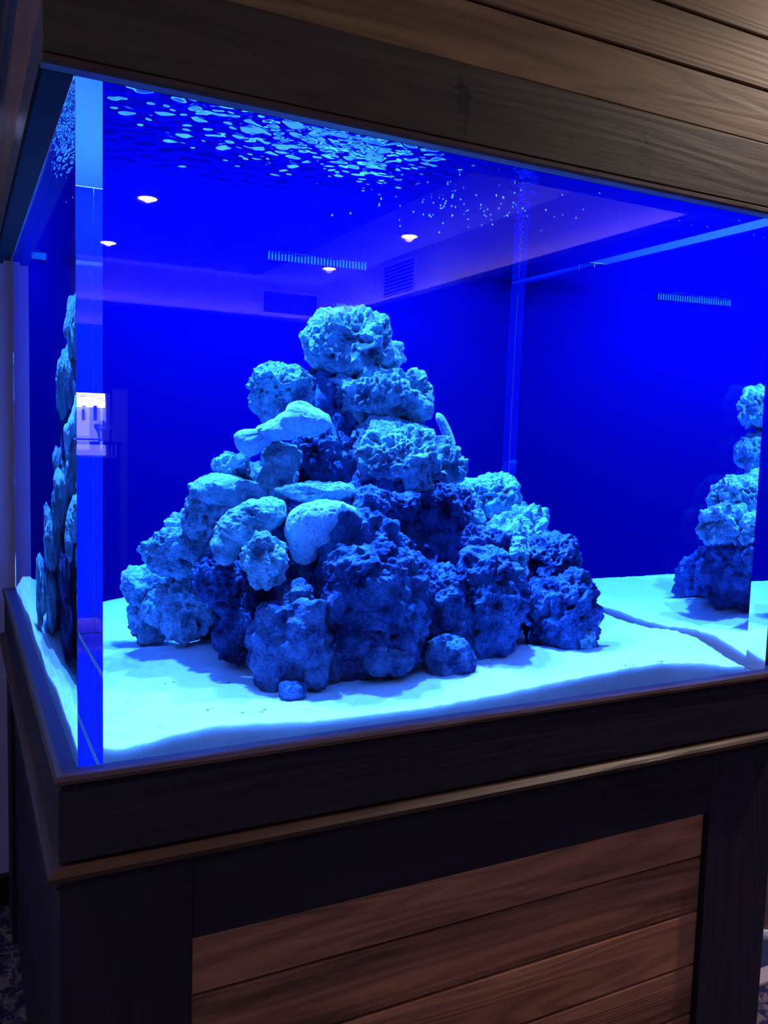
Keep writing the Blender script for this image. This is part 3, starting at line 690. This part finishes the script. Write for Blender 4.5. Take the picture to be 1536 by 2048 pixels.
ROCKS = [
    ('top', 0.561, 0.600, 0.621, 0.096, 0.062, 0.060, -0.31, 'pit', 0, 'pitted bright rock forming the peak of the rock pile'),
    ('toplobe', 0.662, 0.600, 0.595, 0.020, 0.019, 0.029, -0.35, 'knob', 0, 'small upright knob of rock on the right shoulder of the peak rock'),
    ('upleft', 0.429, 0.620, 0.518, 0.071, 0.050, 0.053, -0.26, 'pit', 8, 'round pitted rock jutting out left just below the peak'),
    ('shelf', 0.622, 0.600, 0.519, 0.118, 0.085, 0.060, -0.34, 'pit', -4, 'broad deeply holed rock shelf overhanging right below the peak'),
    ('bone', 0.397, 0.460, 0.445, 0.086, 0.034, 0.052, -0.26, 'bone', 0, 'smooth pale bone-shaped rock slanting down to the left under the shelf rocks'),
    ('under', 0.402, 0.500, 0.370, 0.036, 0.039, 0.050, -0.26, 'knob', 0, 'knobbly lit rock standing under the bone-shaped rock'),
    ('dim', 0.506, 0.560, 0.375, 0.063, 0.051, 0.051, -0.30, 'fine', 0, 'dim rock in deep shade left of the big pale pitted rock'),
    ('smallleft', 0.329, 0.600, 0.369, 0.037, 0.033, 0.028, -0.22, 'knob', 0, 'small bumpy rock sticking out on the upper left slope'),
    ('stemleft', 0.380, 0.620, 0.347, 0.036, 0.032, 0.027, -0.24, 'fine', 0, 'shaded rock behind the small bumpy rock of the upper left slope'),
    ('ledgeleft', 0.315, 0.520, 0.328, 0.069, 0.055, 0.023, -0.22, 'slab', 5, 'flat ledge of rock pointing left at mid height of the pile'),
    ('slab', 0.438, 0.400, 0.333, 0.065, 0.030, 0.017, -0.29, 'slabs', 0, 'thin flat oval slab lying level in the middle of the pile'),
    ('pale', 0.432, 0.330, 0.270, 0.067, 0.036, 0.054, -0.29, 'pale', 0, 'smooth pale drooping rock just below the oval slab'),
    ('diag', 0.310, 0.380, 0.269, 0.065, 0.042, 0.056, -0.23, 'slabd', 0, 'slanting grooved slab leaning left of the smooth pale drooping rock'),
    ('knobmid', 0.320, 0.300, 0.219, 0.035, 0.036, 0.044, -0.24, 'knob', 0, 'knobbly lit rock below the slanting grooved slab'),
    ('leftcl', 0.272, 0.550, 0.281, 0.037, 0.041, 0.044, -0.19, 'knob', 0, 'cluster of small knobs behind the grooved slab on the left slope'),
    ('leftcl2', 0.230, 0.600, 0.208, 0.064, 0.049, 0.046, -0.17, 'knob', 10, 'wide knobbly rock midway down the left slope'),
    ('leftlow', 0.203, 0.760, 0.127, 0.045, 0.041, 0.038, -0.15, 'knob', 0, 'rock at the outermost left edge of the pile'),
    ('leftbase', 0.215, 0.780, 0.056, 0.040, 0.040, 0.040, -0.15, 'knob', 0, 'rounded bumpy rock on the sand at the far left foot'),
    ('leftbase2', 0.254, 0.620, 0.099, 0.048, 0.048, 0.058, -0.18, 'knob', 0, 'lumpy rock on the sand, second from the left of the foot'),
    ('concave', 0.282, 0.460, 0.177, 0.049, 0.038, 0.045, -0.21, 'pit', 0, 'hollowed shaded rock in the lower left of the pile'),
    ('column', 0.318, 0.460, 0.094, 0.037, 0.047, 0.067, -0.22, 'knob', 0, 'dark upright rock set back left of the big front left boulder'),
    ('frontleft', 0.353, 0.240, 0.085, 0.071, 0.051, 0.075, -0.26, 'fine', 0, 'big pale finely pored boulder at the front left foot'),
    ('frontknob', 0.377, 0.280, 0.155, 0.033, 0.032, 0.037, -0.27, 'fine', 0, 'rounded knob with small holes on top of the front left boulder'),
    ('stone', 0.341, 0.170, 0.026, 0.021, 0.020, 0.018, -0.27, 'fine', 0, 'small stone on the sand nearest the front, before the front left boulder'),
    ('lobe', 0.433, 0.250, 0.065, 0.021, 0.027, 0.039, -0.30, 'fine', 0, 'finger-like hanging lobe of rock right of the front left boulder'),
    ('lobe2', 0.388, 0.200, 0.040, 0.019, 0.016, 0.020, -0.29, 'fine', 0, 'little round stone between the front left boulder and the hanging lobe'),
    ('D', 0.654, 0.520, 0.392, 0.093, 0.086, 0.075, -0.36, 'pit', 0, 'large brightly lit pitted boulder at the upper right of the pile'),
    ('Dlobe', 0.796, 0.620, 0.372, 0.048, 0.050, 0.044, -0.40, 'pit', 0, 'rounded rock beneath the finger sponge, right of the large pitted boulder'),
    ('darkleft', 0.512, 0.315, 0.212, 0.070, 0.075, 0.085, -0.32, 'knob', 0, 'dark knobbly boulder in the middle of the pile front'),
    ('ridge', 0.573, 0.380, 0.305, 0.056, 0.045, 0.034, -0.35, 'knob', 0, 'lumpy ridge of rock directly below the large pitted boulder'),
    ('midright', 0.731, 0.480, 0.296, 0.063, 0.056, 0.049, -0.39, 'knob', 0, 'knobbly rock above the dark cave, right of the lumpy ridge'),
    ('right1', 0.927, 0.660, 0.314, 0.062, 0.054, 0.046, -0.43, 'pit', 0, 'holed rock topping the right slope behind the others'),
    ('right2', 0.789, 0.440, 0.217, 0.078, 0.049, 0.046, -0.42, 'knob', 0, 'rough broad rock bordering the dark cave on its right'),
    ('right3', 1.000, 0.620, 0.239, 0.061, 0.055, 0.048, -0.46, 'knob', 0, 'knobbly rock in the middle of the right slope skyline'),
    ('ridge2', 0.889, 0.420, 0.174, 0.025, 0.057, 0.070, -0.46, 'knob', 0, 'narrow lit upright rock between the front rocks and the right hollow rock'),
    ('right4', 0.967, 0.420, 0.189, 0.065, 0.061, 0.057, -0.48, 'pit', 0, 'hollow-faced dim rock with a lit crown, right side of the pile'),
    ('right5', 0.957, 0.350, 0.084, 0.086, 0.080, 0.086, -0.49, 'knob', 0, 'large rounded boulder on the sand at the right foot'),
    ('chip1', 1.024, 0.330, 0.068, 0.023, 0.024, 0.025, -0.51, 'knob', 0, 'upper of two small stones at the outermost right foot'),
    ('chip2', 0.992, 0.290, 0.034, 0.027, 0.025, 0.025, -0.51, 'knob', 0, 'lower of two small stones at the outermost right foot'),
    ('center', 0.515, 0.265, 0.132, 0.104, 0.075, 0.110, -0.34, 'knob', 0, 'biggest dark rough boulder at the centre of the front foot'),
    ('centerlobe', 0.518, 0.190, 0.056, 0.041, 0.023, 0.025, -0.35, 'fine', 0, 'paler lobe of rock hanging at the base of the centre boulder'),
    ('center2', 0.660, 0.300, 0.126, 0.060, 0.060, 0.078, -0.39, 'knob', 0, 'upright dark rock just below the cave, right of the centre boulder'),
    ('center3', 0.765, 0.300, 0.105, 0.072, 0.075, 0.112, -0.43, 'knob', 0, 'tall dark boulder at the front foot, right of the centre'),
    ('center3lobe', 0.646, 0.200, 0.048, 0.038, 0.033, 0.045, -0.40, 'fine', 0, 'rounded rock foot pressing into the front sand at the right of centre'),
    ('backa', 0.870, 0.87, 0.070, 0.085, 0.080, 0.085, -0.45, 'knob', 0, 'knobbly foot rock at the rear right, outer left in the mirror image'),
    ('backb', 0.815, 0.80, 0.200, 0.080, 0.080, 0.080, -0.45, 'knob', 0, 'knobbly rear rock halfway up, seen in the mirror image at right'),
    ('backc', 0.805, 0.77, 0.310, 0.080, 0.075, 0.060, -0.45, 'knob', 0, 'rear rock below the pitted boulders, seen in the mirror image at right'),
    ('backd', 0.700, 0.880, 0.550, 0.078, 0.070, 0.058, -0.40, 'knob', 0, 'rear end of the overhanging shelf, topmost in the mirror image'),
    ('backe', 0.715, 0.870, 0.425, 0.062, 0.070, 0.062, -0.40, 'pit', 0, 'bright rear rock propping the overhanging shelf, second down in the mirror image'),
    ('fill1', 0.288, 0.560, 0.231, 0.050, 0.050, 0.050, -0.20, 'knob', 0, 'shaded rock between the grooved slab and the wide left slope rock'),
    ('fill2', 0.383, 0.600, 0.331, 0.050, 0.045, 0.042, -0.24, 'knob', 0, 'shaded rock behind the flat left ledge'),
    ('fill3', 0.484, 0.530, 0.395, 0.060, 0.050, 0.055, -0.29, 'knob', 0, 'shaded rock under the smooth bone-shaped rock'),
    ('fill4', 0.568, 0.520, 0.341, 0.045, 0.040, 0.050, -0.33, 'knob', 0, 'shaded rock right of the thin oval slab'),
    ('fill5', 0.420, 0.420, 0.195, 0.048, 0.045, 0.050, -0.28, 'knob', 0, 'dark rock in the gap below the smooth pale drooping rock'),
    ('fill6', 0.829, 0.600, 0.267, 0.055, 0.045, 0.048, -0.41, 'knob', 0, 'rock tucked under the holed rock of the right slope'),
    ('fill7', 0.919, 0.550, 0.221, 0.066, 0.055, 0.052, -0.45, 'knob', 0, 'rough rock in the middle of the right slope, before the skyline'),
    ('fill8', 0.900, 0.720, 0.300, 0.065, 0.050, 0.045, -0.42, 'knob', 0, 'rock behind the holed rock topping the right slope'),
    ('fill9', 0.321, 0.520, 0.286, 0.045, 0.040, 0.034, -0.22, 'knob', 0, 'rock between the flat left ledge and the grooved slab'),
    ('fill10', 0.254, 0.680, 0.240, 0.038, 0.034, 0.040, -0.18, 'knob', 0, 'rear rock on the skyline of the left slope'),
    ('fill11', 0.227, 0.720, 0.093, 0.040, 0.035, 0.045, -0.16, 'knob', 0, 'rock between the outermost left rocks and the lumpy foot rock'),
    ('fill12', 0.482, 0.660, 0.509, 0.050, 0.045, 0.050, -0.27, 'knob', 0, 'dim rock in the cleft between the jutting left rock and the shelf'),
    ('fill13', 0.556, 0.620, 0.467, 0.050, 0.045, 0.050, -0.31, 'knob', 0, 'dim rock directly under the overhanging shelf'),
    ('fill14', 0.899, 0.450, 0.131, 0.040, 0.045, 0.060, -0.45, 'knob', 0, 'dark rock in the gap between the tall front boulder and the right foot boulder'),
    ('inner1', 0.56, 0.60, 0.17, 0.24, 0.19, 0.22, -0.3, 'knob', 0, 'large shaded inner rock glimpsed through hollows at the centre of the pile'),
    ('inner2', 0.86, 0.62, 0.12, 0.14, 0.17, 0.13, -0.3, 'knob', 0, 'shaded inner rock filling the right half behind the right foot boulder'),
    ('inner3', 0.56, 0.64, 0.44, 0.095, 0.09, 0.15, -0.3, 'knob', 0, 'shaded inner rock carrying the peak rocks from below'),
    ('inner4', 0.37, 0.71, 0.12, 0.09, 0.10, 0.14, -0.3, 'knob', 0, 'shaded inner rock behind the lower left slope'),
]
SHADED_ROCKS = {'darkleft', 'center', 'center2', 'center3', 'midright', 'right2', 'right4', 'right5', 'ridge', 'inner1', 'inner2', 'inner3', 'inner4', 'column', 'concave', 'dim', 'stemleft', 'backa', 'backb', 'fill3', 'fill4', 'fill5', 'fill12', 'fill13', 'fill14'}
robj = {}
for i, (nm, x, y, z, hw, hd, hh, yaw, kind, rot, lab) in enumerate(ROCKS):
    mt = ROCKP if kind in ('bone', 'pale') else (ROCK_SHADED if nm in SHADED_ROCKS and kind != 'fine' else (ROCKF if kind == 'fine' else ROCK))
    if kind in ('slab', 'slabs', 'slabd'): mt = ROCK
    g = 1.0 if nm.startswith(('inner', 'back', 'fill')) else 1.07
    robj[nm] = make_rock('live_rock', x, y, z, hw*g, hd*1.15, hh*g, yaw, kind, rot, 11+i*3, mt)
    tag(robj[nm], lab, 'rock', 'rocks of the reef pile')
# finger sponge on the right upper rock, algae tuft on the peak
def child(name, bm, mt, parent, label):
    o = finish(name, bm, mt, parent, True); o['label'] = label; return o
bm = bmesh.new()
P0 = Vector((0.800, 0.60, 0.418))
pts = []; rad = []
for k in range(14):
    s = k/13
    pts.append(P0+Vector((-0.030*s**1.6-0.004*s, 0.0, 0.070*s))); rad.append(0.0125*(1-0.25*s) if k < 12 else (0.0075 if k == 12 else 0.003))
tube(bm, pts, rad, 16)
child('finger_sponge', bm, ROCKP, robj['Dlobe'], 'blunt curved finger sponge')
bm = bmesh.new(); ra = random.Random(3)
for k in range(60):
    b0 = Vector((0.552+ra.gauss(0, 0.012), 0.585+ra.gauss(0, 0.01), 0.676-abs(ra.gauss(0, 0.003))))
    d = Vector((ra.gauss(0, 0.006), ra.gauss(0, 0.004), 0.012+ra.random()*0.008))
    tube(bm, [b0, b0+d*0.5+Vector((ra.gauss(0, .001), 0, 0)), b0+d], [0.0005, 0.0004, 0.0002], 4)
child('algae_tuft', bm, ROCKF, robj['top'], 'wispy tuft of algae')

# dark flecks lying on the sand
rf = random.Random(9); fm = simple('fleck', (0.12, 0.14, 0.2), 0.8)
bm = bmesh.new()
for (x, y, nfl) in ((0.175, 0.32, 2), (0.26, 0.30, 1), (0.20, 0.14, 3), (0.27, 0.10, 4), (1.0, 0.13, 2), (1.04, 0.05, 6), (0.98, 0.06, 6), (0.70, 0.14, 1)):
    for k in range(nfl):
        xx, yy = x+rf.gauss(0, 0.012), y+rf.gauss(0, 0.006); r = rf.uniform(0.0010, 0.0022)
        bmesh.ops.create_icosphere(bm, subdivisions=1, radius=r, matrix=Matrix.Translation((xx, yy, nearest(xx, yy)+r*0.3)) @ Matrix.Diagonal((1.8, 1, 0.5, 1)))
fo = finish('sand_flecks', bm, fm); tag(fo, 'few tiny dark flecks of debris on the white sand', 'debris', kind='stuff')

# ------------------------------------------------------------------ seen past the right end of the cabinet
ch = empty('chair', (2.10, 0.62, FZ), 'light brown wooden chair leg with pale foot cap beyond the cabinet, lower right', 'chair')
CHW = simple('chair_wood', (0.45, 0.22, 0.11), 0.4)
def leg(x, y, top):
    bm = bmesh.new()
    tube(bm, [(x, y, FZ+0.032), (x+0.002, y, FZ+0.25), (x+0.004, y, top)], [0.016, 0.02, 0.022], 12); lg = finish('leg', bm, CHW, ch, True)
    bm = bmesh.new(); lathe(bm, [(0.02, 0), (0.022, 0.004), (0.021, 0.028), (0.017, 0.031)], (x, y, FZ+0.001), 16); finish('foot_cap', bm, RING, lg, True)
for x, y, tp in ((1.845, 0.372, -0.50), (2.27, 0.372, -0.50), (1.84, 0.79, 0.0), (2.27, 0.79, 0.0)): leg(x, y, tp)
bm = bmesh.new(); box(bm, 1.82, 2.30, 0.34, 0.82, -0.50, -0.455, 0.012); finish('seat', bm, CHW, ch)
bm = bmesh.new(); box(bm, 1.84, 2.28, 0.775, 0.805, -0.20, 0.02, 0.01); finish('backrest', bm, CHW, ch)
mt_ = empty('floor_mat', (2.05, 0.45, FZ), 'navy floor mat with a pale border strip beyond the cabinet, lower right', 'mat')
bx('mat', 1.70, 2.60, 0.27, 0.95, FZ+0.0005, FZ+0.006, simple('navy_mat', (0.012, 0.02, 0.06), 0.9), mt_)
bx('border', 1.60, 2.60, 0.225, 0.2695, FZ+0.0005, FZ+0.010, simple('pale_border', (0.45, 0.40, 0.42), 0.7), mt_, 0.002)
